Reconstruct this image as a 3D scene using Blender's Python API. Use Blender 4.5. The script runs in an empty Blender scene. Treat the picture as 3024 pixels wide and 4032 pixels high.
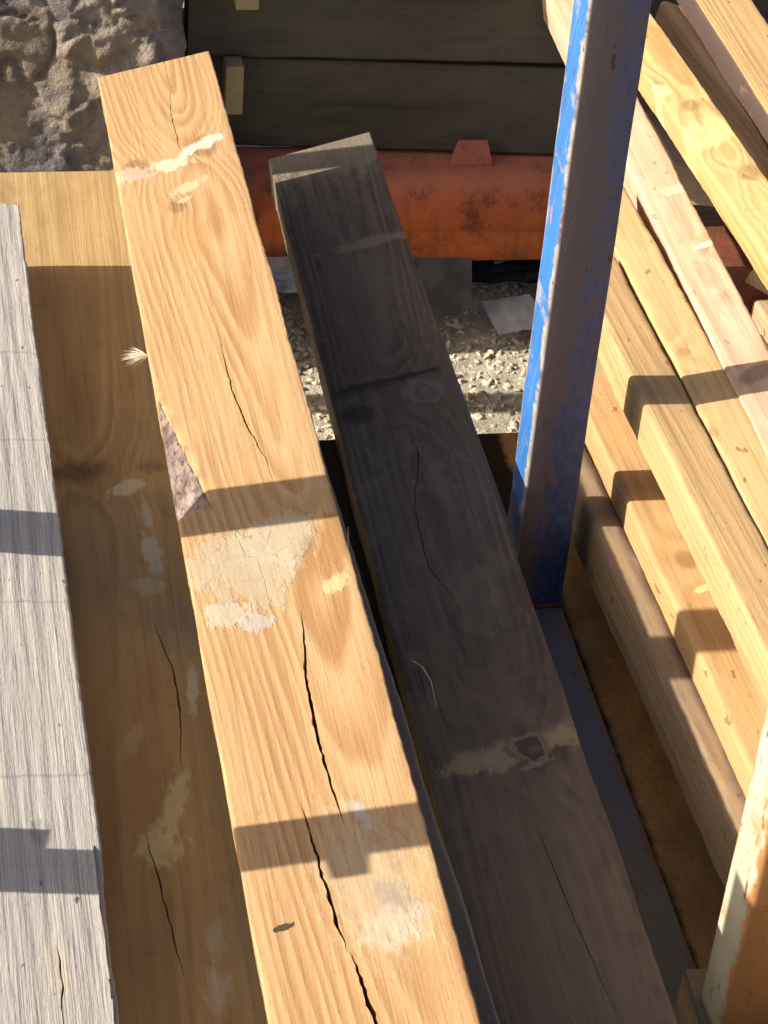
import bpy, bmesh, math, random
from mathutils import Vector, Matrix, noise as mn
R = math.radians
sc = bpy.context.scene
COL = sc.collection

# ------------------------------------------------------------------ camera, sky, sun, exposure
cam = bpy.data.cameras.new("camera")
cam.sensor_fit = 'VERTICAL'
cam.sensor_height = 36.0
cam.lens = 8600.0 / 4032.0 * 36.0
cam.clip_start = 0.05
cam.clip_end = 400
co = bpy.data.objects.new("camera", cam)
COL.objects.link(co)
Rw = [[0.9833, -0.0423, 0.1771], [-0.1679, -0.5870, 0.7920], [0.0705, -0.8085, -0.5843]]
m = Matrix(((Rw[0][0], -Rw[0][1], -Rw[0][2]), (Rw[1][0], -Rw[1][1], -Rw[1][2]), (Rw[2][0], -Rw[2][1], -Rw[2][2]))).to_4x4()
m.translation = Vector((-0.5498, -1.6922, 1.3773))
co.matrix_world = m
sc.camera = co

SUN_EL = 31.0
SUN_TRAVEL = Vector((1.0, -0.05, -math.tan(R(SUN_EL)))).normalized()
w = bpy.data.worlds.new("World")
sc.world = w
w.use_nodes = True
nt = w.node_tree
nt.nodes.clear()
wo = nt.nodes.new("ShaderNodeOutputWorld")
bg = nt.nodes.new("ShaderNodeBackground")
sk = nt.nodes.new("ShaderNodeTexSky")
sk.sky_type = 'NISHITA'
sk.sun_disc = False
sk.sun_elevation = R(SUN_EL)
sk.sun_rotation = R(-90)
sk.air_density = 0.65
sk.ozone_density = 0.0
sk.dust_density = 4.0
nt.links.new(sk.outputs[0], bg.inputs[0])
bg.inputs[1].default_value = 0.080
nt.links.new(bg.outputs[0], wo.inputs[0])

sl = bpy.data.lights.new("sun", 'SUN')
sl.energy = 5.0
sl.angle = R(0.5)
sl.color = (1.0, 0.93, 0.80)
so = bpy.data.objects.new("sun", sl)
so.rotation_euler = SUN_TRAVEL.to_track_quat('-Z', 'Y').to_euler()
so.location = (-5, 0, 4)
COL.objects.link(so)

sc.view_settings.view_transform = 'Standard'
sc.view_settings.look = 'None'
sc.view_settings.exposure = 0.84
sc.view_settings.gamma = 1.0
sc.view_settings.use_curve_mapping = False
sc.cycles.max_bounces = 7
sc.cycles.diffuse_bounces = 4

# ------------------------------------------------------------------ node helpers
class V:
    """a float socket with arithmetic"""
    def __init__(s, g, sock): s.g, s.s = g, sock
    def _m(s, op, b=None, c=None): return s.g.math(op, s, b, c)
    def __add__(s, b): return s._m('ADD', b)
    __radd__ = __add__
    def __sub__(s, b): return s._m('SUBTRACT', b)
    def __rsub__(s, b): return s.g.math('SUBTRACT', b, s)
    def __mul__(s, b): return s._m('MULTIPLY', b)
    __rmul__ = __mul__
    def __truediv__(s, b): return s._m('DIVIDE', b)

class G:
    def __init__(s, name):
        s.mat = bpy.data.materials.new(name)
        s.mat.use_nodes = True
        s.t = s.mat.node_tree
        s.t.nodes.clear()
        s.out = s.t.nodes.new("ShaderNodeOutputMaterial")
        s.b = s.t.nodes.new("ShaderNodeBsdfPrincipled")
        s.t.links.new(s.b.outputs[0], s.out.inputs[0])
        tc = s.t.nodes.new("ShaderNodeTexCoord")
        s.vec = tc.outputs['Object']
        sx = s.t.nodes.new("ShaderNodeSeparateXYZ")
        s.t.links.new(s.vec, sx.inputs[0])
        s.x, s.y, s.z = [V(s, sx.outputs[i]) for i in range(3)]
    def put(s, inp, v):
        if isinstance(v, V): s.t.links.new(v.s, inp)
        elif hasattr(v, 'is_output'): s.t.links.new(v, inp)
        else: inp.default_value = v
    def math(s, op, a, b=None, c=None):
        n = s.t.nodes.new("ShaderNodeMath"); n.operation = op
        for i, v in enumerate((a, b, c)):
            if v is not None: s.put(n.inputs[i], v)
        return V(s, n.outputs[0])
    def comb(s, x, y, z):
        n = s.t.nodes.new("ShaderNodeCombineXYZ")
        for i, v in enumerate((x, y, z)): s.put(n.inputs[i], v)
        return n.outputs[0]
    def noise(s, sx, sy, sz, off=0.0, detail=2.0, rough=0.5, vec=None):
        """noise in 0..1 of object coordinates scaled per axis"""
        n = s.t.nodes.new("ShaderNodeTexNoise")
        n.inputs['Scale'].default_value = 1.0
        n.inputs['Detail'].default_value = detail
        n.inputs['Roughness'].default_value = rough
        if vec is None:
            mp = s.t.nodes.new("ShaderNodeMapping")
            mp.inputs['Scale'].default_value = (sx, sy, sz)
            mp.inputs['Location'].default_value = (off, off * 1.7, off * 0.6)
            s.t.links.new(s.vec, mp.inputs[0]); vec = mp.outputs[0]
        s.t.links.new(vec, n.inputs['Vector'])
        return V(s, n.outputs[0])
    def voro(s, sx, sy, sz, off=0.0, feature='F1'):
        n = s.t.nodes.new("ShaderNodeTexVoronoi"); n.feature = feature
        n.inputs['Scale'].default_value = 1.0
        mp = s.t.nodes.new("ShaderNodeMapping")
        mp.inputs['Scale'].default_value = (sx, sy, sz)
        mp.inputs['Location'].default_value = (off, off, off)
        s.t.links.new(s.vec, mp.inputs[0]); s.t.links.new(mp.outputs[0], n.inputs['Vector'])
        return V(s, n.outputs[0])
    def ss(s, v, a, b):
        """smooth step of v from a (0) to b (1)"""
        n = s.t.nodes.new("ShaderNodeMapRange"); n.interpolation_type = 'SMOOTHSTEP'
        s.put(n.inputs[0], v); n.inputs[1].default_value = a; n.inputs[2].default_value = b
        return V(s, n.outputs[0])
    def mix(s, f, a, b, mode='MIX'):
        n = s.t.nodes.new("ShaderNodeMix"); n.data_type = 'RGBA'; n.blend_type = mode
        s.put(n.inputs[0], f)
        for i, v in ((6, a), (7, b)):
            if isinstance(v, tuple): n.inputs[i].default_value = (*v, 1.0)
            else: s.put(n.inputs[i], v)
        return n.outputs[2]
    def ell(s, cx, cy, rx, ry, ang=0.0):
        """normalised distance from an ellipse's centre in the top plane (x, y)"""
        dx, dy = s.x - cx, s.y - cy
        c, q = math.cos(ang), math.sin(ang)
        u = (dx * c + dy * q) / rx
        v = (dy * c - dx * q) / ry
        return s.math('SQRT', u * u + v * v)
    def done(s, col, rough=0.75, height=None, dist=0.001, metallic=0.0, spec=0.3):
        s.put(s.b.inputs['Base Color'], col if not isinstance(col, tuple) else (*col, 1.0))
        s.put(s.b.inputs['Roughness'], rough)
        s.put(s.b.inputs['Metallic'], metallic)
        s.put(s.b.inputs['Specular IOR Level'], spec)
        if height is not None:
            bn = s.t.nodes.new("ShaderNodeBump")
            bn.inputs['Strength'].default_value = 1.0
            bn.inputs['Distance'].default_value = dist
            s.put(bn.inputs['Height'], height)
            s.t.links.new(bn.outputs[0], s.b.inputs['Normal'])
        return s.mat

def crust(g, pn, seed):
    if 'crust' not in pn: pn['crust'] = g.noise(150, 110, 150, seed + 55, 4, 0.65)
    return pn['crust']

def wood(name, light, dark, seed=0.0, rings=150.0, pith=(0.0, -0.09), tilt=(0.0, 0.0), contrast=0.8, wob=0.006, long=1.3,
         knots=(), patches=(), weather=None, blotch=0.25, dirt=None, rough=0.72, fibre=0.5, bump=0.0006, saw=0.0, extra=None, streak=0.35, specks=0.0):
    """timber: year rings round a pith line, bent round the knots, with fibres, blotches and stains of their own shape"""
    g = G(name)
    px, pz = pith
    rx = g.x - px - g.y * tilt[0]
    rz = g.z - pz - g.y * tilt[1]
    rr = g.math('SQRT', rx * rx + rz * rz)
    n1 = g.noise(9, long, 9, seed, 3, 0.5)
    n2 = g.noise(45, 5, 45, seed + 3, 2, 0.5)
    rr = rr + (n1 - 0.5) * wob * 4 + (n2 - 0.5) * wob * 0.5
    kmask = None
    for (kx, ky, kr) in knots:
        d = g.ell(kx, ky, kr, kr * 1.5)
        bend = g.math('POWER', 2.718, d * d * -0.22)
        rr = rr + bend * kr * 0.75
        core = 1.0 - g.ss(d + (n2 - 0.5) * 0.5, 0.55, 1.0)
        kmask = core if kmask is None else g.math('MAXIMUM', kmask, core)
    # uneven ring widths
    jit = g.noise(0, 0, 0, vec=g.comb(rr * 60.0, seed, 0.0), detail=1)
    ph = g.math('FRACT', rr * rings + jit * 2.2)
    late = g.ss(ph, 0.05, 0.72) * (1.0 - g.ss(ph, 0.76, 1.0))
    fib = g.noise(420, 9, 420, seed + 7, 3, 0.6)
    late = late * (0.5 + fib * 0.9) * g.ss(g.noise(22, 2.4, 22, seed + 11, 3, 0.6), 0.22, 0.68) * 1.25
    col = g.mix(g.math('MINIMUM', late * contrast, 1.0), light, dark)
    col = g.mix((fib - 0.35) * fibre, col, tuple(c * 0.55 for c in dark))
    big = g.noise(7, 2.2, 7, seed + 19, 4, 0.6)
    col = g.mix(g.ss(big, 0.35, 0.75) * blotch, col, tuple(c * 0.75 for c in dark))
    stk = g.noise(170, 3.0, 170, seed + 13, 4, 0.65)
    col = g.mix(g.ss(stk, 0.46, 0.72) * streak, col, tuple(c * 0.6 for c in dark))
    grit = g.noise(260, 150, 260, seed + 23, 3, 0.7)
    col = g.mix(g.ss(grit, 0.58, 0.75) * 0.35, col, tuple(c * 0.5 for c in dark))
    if kmask is not None:
        kr_ = g.math('FRACT', rr * rings * 1.4)
        kc = g.mix(kr_ * 0.7, tuple(0.6 * a + 0.2 * b for a, b in zip(dark, light)), tuple(c * 0.4 for c in dark))
        col = g.mix(kmask * 0.85, col, kc)
    if specks:
        col = g.mix(g.ss(g.noise(85, 45, 85, seed + 71, 2), 0.69, 0.73) * specks, col, tuple(c * 0.35 for c in dark))
    h = late * -0.12 + fib * 0.40 + stk * 0.25 + grit * 0.25
    if saw:
        sw = g.noise(6, 420, 6, seed + 31, 2)
        col = g.mix(g.ss(sw, 0.5, 0.8) * saw, col, tuple(c * 0.6 for c in dark))
        h = h + sw * saw
    if weather:
        wc, wa = weather
        wn = g.noise(14, 4, 14, seed + 41, 4, 0.65)
        col = g.mix(g.ss(wn, 0.25, 0.7) * wa, col, wc)
    if dirt:
        dc, da = dirt
        dn = g.noise(38, 22, 38, seed + 47, 5, 0.7)
        col = g.mix(g.ss(dn, 0.5, 0.72) * da, col, dc)
    pn = {}
    for p in patches:
        cx, cy, ax, ay, ang, pc, amt = p[:7]
        soft = p[7] if len(p) > 7 else 0.35
        ns = p[8] if len(p) > 8 else 70.0
        key = 45 if ns < 65 else 120
        if key not in pn: pn[key] = (g.noise(key * 1.3, key * 0.6, key, seed + key, 2, 0.5) - 0.5) * 1.6 + (g.noise(330, 190, 330, seed + key * 2, 3, 0.7) - 0.5) * 0.6
        d = g.ell(cx, cy, ax, ay, ang) + pn[key]
        mk = (1.0 - g.ss(d, 0.85 - soft * 0.6, 0.85 + soft * 0.6)) * amt
        col = g.mix(mk, col, g.mix(g.ss(big + fib * 0.5, 0.4, 1.0), pc, tuple(c * 0.74 for c in pc)))
        if amt > 0.55: h = h * (1.0 - mk * 0.85) + mk * (0.5 + crust(g, pn, seed) * 0.7)
    if extra: col, h = extra(g, col, h)
    return g.done(col, rough, h, bump * 2.0)

# ------------------------------------------------------------------ object helpers
def link(name, me, mat, parent=None, loc=None, rot=None):
    o = bpy.data.objects.new(name, me)
    COL.objects.link(o)
    if mat is not None:
        o.data.materials.append(mat)
    if parent is not None: o.parent = parent
    if loc is not None: o.location = loc
    if rot is not None: o.rotation_euler = rot
    return o

def tag(o, label=None, cat=None, group=None, kind=None):
    if label: o['label'] = label
    if cat: o['category'] = cat
    if group: o['group'] = group
    if kind: o['kind'] = kind
    return o

def empty(name, loc):
    o = bpy.data.objects.new(name, None)
    o.empty_display_size = 0.05
    COL.objects.link(o); o.location = loc
    return o

def finish(me, ang=38):
    me.validate(); me.update()
    me.shade_smooth()
    me.set_sharp_from_angle(angle=R(ang))
    return me

def nz(x, y, z): return mn.noise(Vector((x, y, z)))

def timber_mesh(name, W, T, y0, y1, seed, step=0.008, arris=0.003, cols=8, cut0=(0, 0), cut1=(0, 0), cracks=(), edge=0.0008, relief=None, shape=None, ragged=0.0):
    """A length of timber along Y, its top face at z = 0: rounded uneven arrises, skewed saw cuts and V-shaped drying cracks.
    cracks: lists of (x, y, width); cut: (skew in y across the full width, lean in y per unit of depth)."""
    n = max(2, int((y1 - y0) / step))
    def crack_at(c, y):
        if y <= c[0][1]: return c[0][0], 0.0
        if y >= c[-1][1]: return c[-1][0], 0.0
        for a, b in zip(c, c[1:]):
            if a[1] <= y <= b[1]:
                t = (y - a[1]) / (b[1] - a[1])
                wv = a[2] + (b[2] - a[2]) * t
                return a[0] + (b[0] - a[0]) * t + 0.0016 * nz(y * 60, seed, 3) + 0.0008 * nz(y * 190, seed, 5), max(0.0, wv * (0.75 + 0.6 * nz(y * 90, seed, 9)))
        return c[-1][0], 0.0
    cr = [sorted(c, key=lambda q: q[1]) for c in cracks]
    cr.sort(key=lambda c: c[0][0])
    verts, per = [], None
    for i in range(n + 1):
        y = y0 + (y1 - y0) * i / n
        xl = -W / 2 + edge * 2.0 * nz(y * 9, seed, 0) + edge * nz(y * 70, seed, 1) + ragged * max(0, nz(y * 130, seed, 2))
        xr = W / 2 + edge * 2.0 * nz(y * 9, seed, 7) + edge * nz(y * 70, seed, 8) - ragged * max(0, nz(y * 130, seed, 4))
        ar = arris * (1.0 + 0.5 * nz(y * 25, seed, 6))
        al = arris * (1.0 + 0.5 * nz(y * 25, seed, 12))
        prof = [(xl, -T + al), (xl, -T * 0.5), (xl, -al), (xl + al * 0.12, -al * 0.45), (xl + al * 0.45, -al * 0.12)]
        stops = [(xl + al, None)]
        for c in cr:
            cx, cw = crack_at(c, y)
            stops += [(cx, cw)]
        stops += [(xr - ar, None)]
        top = [(xl + al, 0.0)]
        for a, b in zip(stops, stops[1:]):
            ax = a[0] + (a[1] or 0) / 2 + (1e-4 if a[1] is not None else 0)
            bx = b[0] - (b[1] or 0) / 2 - (1e-4 if b[1] is not None else 0)
            if a[1] is not None: top.append((ax, 0.0))
            k = max(2, int(cols / (len(stops) - 1)) + 1)
            for j in range(1, k): top.append((ax + (bx - ax) * j / k, 0.0))
            top.append((bx, 0.0))
            if b[1] is not None: top.append((b[0], -min(T * 0.5, b[1] * 6)))
        prof += top
        prof += [(xr - ar * 0.45, -ar * 0.12), (xr - ar * 0.12, -ar * 0.45), (xr, -ar), (xr, -T * 0.5), (xr, -T + ar), (xr - ar, -T), (xl + al, -T)]
        if per is None: per = len(prof)
        for (x, z) in prof:
            yy = y
            f = i / n
            e0 = max(0.0, 1 - (y - y0) / 0.12); e1 = max(0.0, 1 - (y1 - y) / 0.12)
            yy += e0 * (cut0[0] * x / W + cut0[1] * -z) + e1 * (cut1[0] * x / W + cut1[1] * -z)
            zz = z
            if relief and z == 0.0: zz += relief(x, yy)
            if shape:
                x2, yy, zz = shape(x, yy, zz)
            else: x2 = x
            verts.append((x2, yy, zz))
    faces = []
    for i in range(n):
        a, b = i * per, (i + 1) * per
        for j in range(per):
            k = (j + 1) % per
            faces.append((a + j, a + k, b + k, b + j))
    faces.append(tuple(range(per - 1, -1, -1)))
    faces.append(tuple(range(n * per, n * per + per)))
    me = bpy.data.meshes.new(name)
    me.from_pydata(verts, [], faces)
    return finish(me)

def timber(name, label, cat, mat, W, T, y0, y1, seed, loc, yaw=0.0, roll=0.0, pitch=0.0, group=None, **kw):
    o = link(name, timber_mesh(name, W, T, y0, y1, seed, **kw), mat, loc=loc)
    o.rotation_mode = 'ZYX' if False else 'XYZ'
    o.rotation_euler = (pitch, -roll, yaw)      # roll > 0 lifts the right-hand edge
    return tag(o, label, cat, group)

def box_bm(bm, c, s, bev=0.0, rot=None):
    r = bmesh.ops.create_cube(bm, size=1.0)
    vs = r['verts']
    mt = Matrix.Translation(c) @ (rot.to_matrix().to_4x4() if rot else Matrix()) @ Matrix.Diagonal((*s, 1.0))
    bmesh.ops.transform(bm, matrix=mt, verts=vs)
    if bev > 0:
        es = list({e for v in vs for e in v.link_edges})
        bmesh.ops.bevel(bm, geom=es, offset=bev, segments=2, affect='EDGES', profile=0.6)

def from_bm(name, bm, mat, parent=None, loc=None, rot=None, ang=38):
    me = bpy.data.meshes.new(name)
    bm.to_mesh(me); bm.free()
    finish(me, ang)
    return link(name, me, mat, parent, loc, rot)

# ------------------------------------------------------------------ materials of the setting
def mat_ground():
    g = G("ground_dirt")
    a = g.noise(30, 30, 30, 1, 6, 0.7); b = g.noise(240, 240, 240, 4, 4, 0.7); c = g.noise(5, 5, 5, 8, 3)
    col = g.mix(g.ss(a, 0.3, 0.7), (0.38, 0.33, 0.245), (0.58, 0.53, 0.42))
    col = g.mix(g.ss(b, 0.5, 0.7) * 0.6, col, (0.20, 0.165, 0.115))
    col = g.mix(g.ss(c, 0.5, 0.7) * 0.5, col, (0.24, 0.20, 0.15))
    return g.done(col, 0.95, a * 0.8 + b * 0.5, 0.01)

def mat_gravel():
    g = G("gravel_stone")
    a = g.noise(60, 60, 60, 2, 3); b = g.noise(420, 420, 420, 5, 3, 0.7); c = g.noise(110, 110, 110, 15, 1)
    col = g.mix(g.ss(a, 0.3, 0.7), (0.44, 0.385, 0.275), (0.66, 0.61, 0.48))
    col = g.mix(g.ss(c, 0.52, 0.62) * 0.6, col, (0.22, 0.18, 0.13))
    col = g.mix(g.ss(b, 0.5, 0.7) * 0.4, col, (0.16, 0.14, 0.10))
    return g.done(col, 0.95, b, 0.002)

M_ground, M_gravel = mat_ground(), mat_gravel()

# ------------------------------------------------------------------ ground and gravel
GZ = -0.22
me = bpy.data.meshes.new("ground")
bm = bmesh.new()
xs = [-200, -40, -8, -2] + [-1.2 + 0.06 * i for i in range(41)] + [2, 8, 40, 200]
ys = [-200, -40, -8, -2.2] + [-1.2 + 0.06 * i for i in range(46)] + [2, 8, 40, 200]
gv = [[bm.verts.new((x, y, GZ - 0.006 + (0.005 * nz(x * 5, y * 5, 0) if abs(x) < 1.5 and abs(y) < 1.6 else 0))) for y in ys] for x in xs]
for i in range(len(xs) - 1):
    for j in range(len(ys) - 1):
        bm.faces.new((gv[i][j], gv[i + 1][j], gv[i + 1][j + 1], gv[i][j + 1]))
tag(from_bm("ground", bm, M_ground), kind='structure')

def stones(name, n, x0, x1, y0, y1, z, rmin, rmax, seed, mat):
    rnd = random.Random(seed)
    t = (1 + 5 ** .5) / 2
    base = [Vector(v).normalized() for v in ((-1, t, 0), (1, t, 0), (-1, -t, 0), (1, -t, 0), (0, -1, t), (0, 1, t), (0, -1, -t), (0, 1, -t), (t, 0, -1), (t, 0, 1), (-t, 0, -1), (-t, 0, 1))]
    fc = ((0, 11, 5), (0, 5, 1), (0, 1, 7), (0, 7, 10), (0, 10, 11), (1, 5, 9), (5, 11, 4), (11, 10, 2), (10, 7, 6), (7, 1, 8), (3, 9, 4), (3, 4, 2), (3, 2, 6), (3, 6, 8), (3, 8, 9), (4, 9, 5), (2, 4, 11), (6, 2, 10), (8, 6, 7), (9, 8, 1))
    V_, F_ = [], []
    for k in range(n):
        r = rmin + (rmax - rmin) * rnd.random() ** 4.5
        c = Vector((rnd.uniform(x0, x1), rnd.uniform(y0, y1), z + r * 0.25 * rnd.random()))
        rot = Matrix.Rotation(rnd.random() * 6.28, 3, 'Z') @ Matrix.Rotation(rnd.random() * 6.28, 3, 'X')
        sx, sy, sz = r * rnd.uniform(.8, 1.3), r * rnd.uniform(.7, 1.1), r * rnd.uniform(.35, .7)
        o = len(V_)
        for v in base:
            q = rot @ Vector((v.x * sx, v.y * sy, v.z * sz)) * rnd.uniform(.68, 1.2)
            V_.append(c + q)
        F_ += [(a + o, b + o, d + o) for a, b, d in fc]
    me = bpy.data.meshes.new(name)
    me.from_pydata([tuple(v) for v in V_], [], F_)
    finish(me, 55)
    return link(name, me, mat)

gr = stones("gravel", 14000, -0.30, 0.34, 0.50, 1.05, GZ - 0.0070, 0.0013, 0.0085, 5, M_gravel)
tag(gr, "pale sunlit gravel lying on the ground behind the steel rail", kind='stuff')

# ------------------------------------------------------------------ steel
def paint_rust(name, paint, rust, worn, rust_amt, worn_edges=None, seed=0.0, front_faded=None, scr=0.5, keep=True):
    g = G(name)
    n1 = g.noise(40, 40, 12, seed, 6, 0.7); n2 = g.noise(160, 160, 60, seed + 4, 4, 0.7); n3 = g.noise(12, 12, 6, seed + 9, 3)
    pc = g.mix(g.ss(n3, 0.3, 0.7), paint, tuple(c * 0.75 for c in paint))
    col = pc
    rm = g.ss(n1 + (n2 - 0.5) * 0.35, 0.62 - rust_amt * 0.35, 0.68 - rust_amt * 0.25)
    col = g.mix(rm, col, g.mix(n2, rust, tuple(c * 0.45 for c in rust)))
    h = n2 * 0.4 - rm * 0.5
    if front_faded:
        fc, y_front = front_faded
        geo = g.t.nodes.new("ShaderNodeNewGeometry")
        # the face that has lost its paint is the one at the tube's front (local y)
        ff = 1.0 - g.ss(g.y, y_front + 0.001, y_front + 0.004)
        st = g.noise(60, 60, 3.0, seed + 17, 5, 0.65)
        if keep:                                # paint is kept near the foot, worn higher up
            low = g.ss(g.z, 0.03, 0.34)
            mo = g.noise(70, 70, 34, seed + 51, 6, 0.75); mb = g.noise(14, 14, 6, seed + 53, 4, 0.6)
            deep = g.mix(g.ss(mb, 0.35, 0.65), (0.013, 0.060, 0.250), (0.022, 0.050, 0.180))
            deep = g.mix(low, deep, (0.072, 0.088, 0.180))
            deep = g.mix(g.ss(n2, 0.4, 0.75) * 0.35, deep, (0.20, 0.19, 0.23))
            col = g.mix(ff, col, deep)
            pos = g.ss(g.x, 0.040, 0.010) * 0.20 + low * 0.14
            fm = ff * g.ss(mo * 0.6 + mb * 0.4 + pos, 0.58, 0.74) * 0.8
            edg = ff * (1.0 - g.ss(g.x + (mo - 0.5) * 0.012, 0.001, 0.004))
            fm = g.math('MAXIMUM', fm, edg * 0.8)
        else:
            fm = ff * 0.98
        col = g.mix(fm * 0.9, col, g.mix(n2, fc, tuple(c * 0.62 for c in fc)))
    if worn_edges:
        x0, yb, yf = worn_edges
        side = 1.0 - g.ss(g.x, x0 + 0.001, x0 + 0.003)
        ny = g.noise(8, 8, 26, seed + 23, 4, 0.7); nf = g.noise(200, 200, 70, seed + 29, 3)
        e1 = (1.0 - g.ss(g.y - yf + (ny - 0.5) * 0.050, 0.001, 0.008)) * g.ss(ny + nf * 0.3, 0.30, 0.50)
        e2 = g.ss(g.y - yb + (ny - 0.5) * 0.020, -0.007, -0.002)
        sc_ = g.noise(0, 0, 0, vec=g.comb(g.y * 300.0 + g.z * 95.0, g.z * 9.0, seed), detail=3)
        sm = g.ss(sc_, 0.56, 0.74) * scr
        pt = g.ss(g.noise(10, 10, 20, seed + 61, 5, 0.65), 0.56, 0.66) * 0.75
        sm = g.math('MAXIMUM', sm, pt)
        wm = side * g.math('MAXIMUM', g.math('MAXIMUM', e1, e2 * 0.8), sm)
        wcol = g.mix(g.ss(nf, 0.35, 0.65), worn, tuple(0.72 * c for c in worn))
        col = g.mix(wm, col, wcol)
        spot = side * g.ss(g.noise(50, 50, 22, seed + 37, 3), 0.66, 0.71)
        col = g.mix(spot, col, (0.42, 0.17, 0.08))
        sp2 = g.ss(g.noise(90, 90, 50, seed + 43, 3), 0.69, 0.73)
        col = g.mix(sp2 * 0.8, col, (0.05, 0.025, 0.015))
    return g.done(col, 0.62, h, 0.0008, spec=0.35)

def rusty(name, base, dark, light, seed=0.0, sc_=1.0):
    g = G(name)
    a = g.noise(26 * sc_, 14 * sc_, 26 * sc_, seed, 6, 0.68); b = g.noise(330, 330, 330, seed + 3, 4, 0.75); c = g.noise(7, 5, 7, seed + 8, 4)
    col = g.mix(g.ss(a, 0.3, 0.72), dark, base)
    col = g.mix(g.ss(c, 0.45, 0.75) * 0.7, col, light)
    col = g.mix(g.ss(b, 0.45, 0.75) * 0.45, col, tuple(0.5 * d for d in dark))
    return g.done(col, 0.88, b * 0.8 + a * 0.6, 0.0016, spec=0.2)

M_post = paint_rust("blue_post_paint", (0.028, 0.155, 0.45), (0.14, 0.075, 0.04), (0.36, 0.315, 0.27), 0.12, worn_edges=(0.0, 0.05, 0.0), seed=3.0, front_faded=((0.165, 0.122, 0.100), 0.0), scr=0.55)
M_post2 = paint_rust("rusty_post_paint", (0.50, 0.465, 0.34), (0.36, 0.15, 0.045), (0.46, 0.22, 0.075), 0.04, worn_edges=(0.0, 0.05, 0.0), seed=14.0, front_faded=((0.42, 0.185, 0.045), 0.0), scr=0.0, keep=False)
M_rail = paint_rust("rail_paint", (0.13, 0.155, 0.215), (0.20, 0.13, 0.08), (0.3, 0.3, 0.3), 0.14, seed=21.0)
def rail_mat():
    g = G("rail_worn_paint")
    a = g.noise(22, 9, 22, 3, 5, 0.65); b = g.noise(180, 120, 180, 6, 4, 0.7); c = g.noise(60, 30, 60, 9, 4, 0.65)
    near = 1.0 - g.ss(g.y + (a - 0.5) * 0.25, -0.42, -0.22)
    col = g.mix(near, g.mix(a, (0.095, 0.125, 0.215), (0.17, 0.185, 0.235)), g.mix(a, (0.17, 0.165, 0.135), (0.23, 0.215, 0.175)))
    edge = g.ss(g.x + (c - 0.5) * 0.03, 0.013, 0.022)
    col = g.mix(edge * g.ss(a, 0.42, 0.6), col, (0.23, 0.12, 0.055))
    col = g.mix(g.ss(c, 0.60, 0.68) * 0.7, col, (0.16, 0.095, 0.055))
    return g.done(col, 0.6, b * 0.6 + c * 0.3, 0.0012, spec=0.3)
M_rail = rail_mat()
def plate_mat():
    g = G("rusty_plate")
    a = g.noise(26, 14, 26, 2, 6, 0.68); b = g.noise(330, 330, 330, 5, 4, 0.75); c = g.noise(9, 5, 9, 10, 4); d = g.noise(70, 50, 70, 12, 4, 0.7)
    col = g.mix(g.ss(a, 0.3, 0.72), (0.46, 0.215, 0.065), (0.74, 0.39, 0.125))
    col = g.mix(g.ss(c, 0.48, 0.70) * 0.75, col, (0.30, 0.20, 0.115))
    col = g.mix(g.ss(d, 0.56, 0.72) * 0.5, col, (0.80, 0.50, 0.22))
    col = g.mix(g.ss(b, 0.45, 0.75) * 0.4, col, (0.12, 0.06, 0.025))
    groove_shade = 1.0 - g.ss(g.x + (d - 0.5) * 0.012 + (a - 0.5) * 0.008, 0.034, 0.044)     # black stripe painted along the rail for the groove's shade
    col = g.mix(groove_shade * 0.95, col, (0.022, 0.013, 0.008))
    return g.done(col, 0.9, b * 0.8 + a * 0.6, 0.0016, spec=0.2)
M_plate = plate_mat()
M_rackrust = rusty("rack_rust", (0.20, 0.10, 0.05), (0.08, 0.045, 0.03), (0.12, 0.10, 0.12), 12.0)

def tube_bm(bm, x0, x1, y0, y1, z0, z1, r=0.004, seed=1.0, n=60, dents=0.0006):
    """rolled square tube: rounded corners, slight waves, closed by end plates"""
    cs = []
    for (cx, cy, a0) in ((x1 - r, y1 - r, 0), (x0 + r, y1 - r, 90), (x0 + r, y0 + r, 180), (x1 - r, y0 + r, 270)):
        for k in range(5):
            a = R(a0 + 22.5 * k); cs.append((cx + r * math.cos(a), cy + r * math.sin(a)))
    rows = []
    for i in range(n + 1):
        z = z0 + (z1 - z0) * i / n
        rows.append([bm.verts.new((x + dents * nz(z * 11, seed, x * 9), y + dents * nz(z * 13, seed + 5, y * 9), z)) for (x, y) in cs])
    k = len(cs)
    for a, b in zip(rows, rows[1:]):
        for j in range(k): bm.faces.new((a[j], a[(j + 1) % k], b[(j + 1) % k], b[j]))
    bm.faces.new(rows[-1]); bm.faces.new(rows[0][::-1])

def rail_bm(bm, x0, x1, z0, z1, y0, y1, r=0.004, seed=4.0):
    b2 = bmesh.new()
    tube_bm(b2, -(x1 - x0) / 2, (x1 - x0) / 2, -(z1 - z0) / 2, (z1 - z0) / 2, 0, y1 - y0, r, seed, 80)
    mt = Matrix.Translation(((x0 + x1) / 2, y0, (z0 + z1) / 2)) @ Matrix.Rotation(R(-90), 4, 'X')
    bmesh.ops.transform(b2, matrix=mt, verts=b2.verts)
    tmp = bpy.data.meshes.new("tmp"); b2.to_mesh(tmp); b2.free(); bm.from_mesh(tmp); bpy.data.meshes.remove(tmp)

rack = tag(empty("steel_rack", (0, 0, GZ)), "steel rack with blue painted post and low rail beside the right timber stack", "rack")
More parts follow.
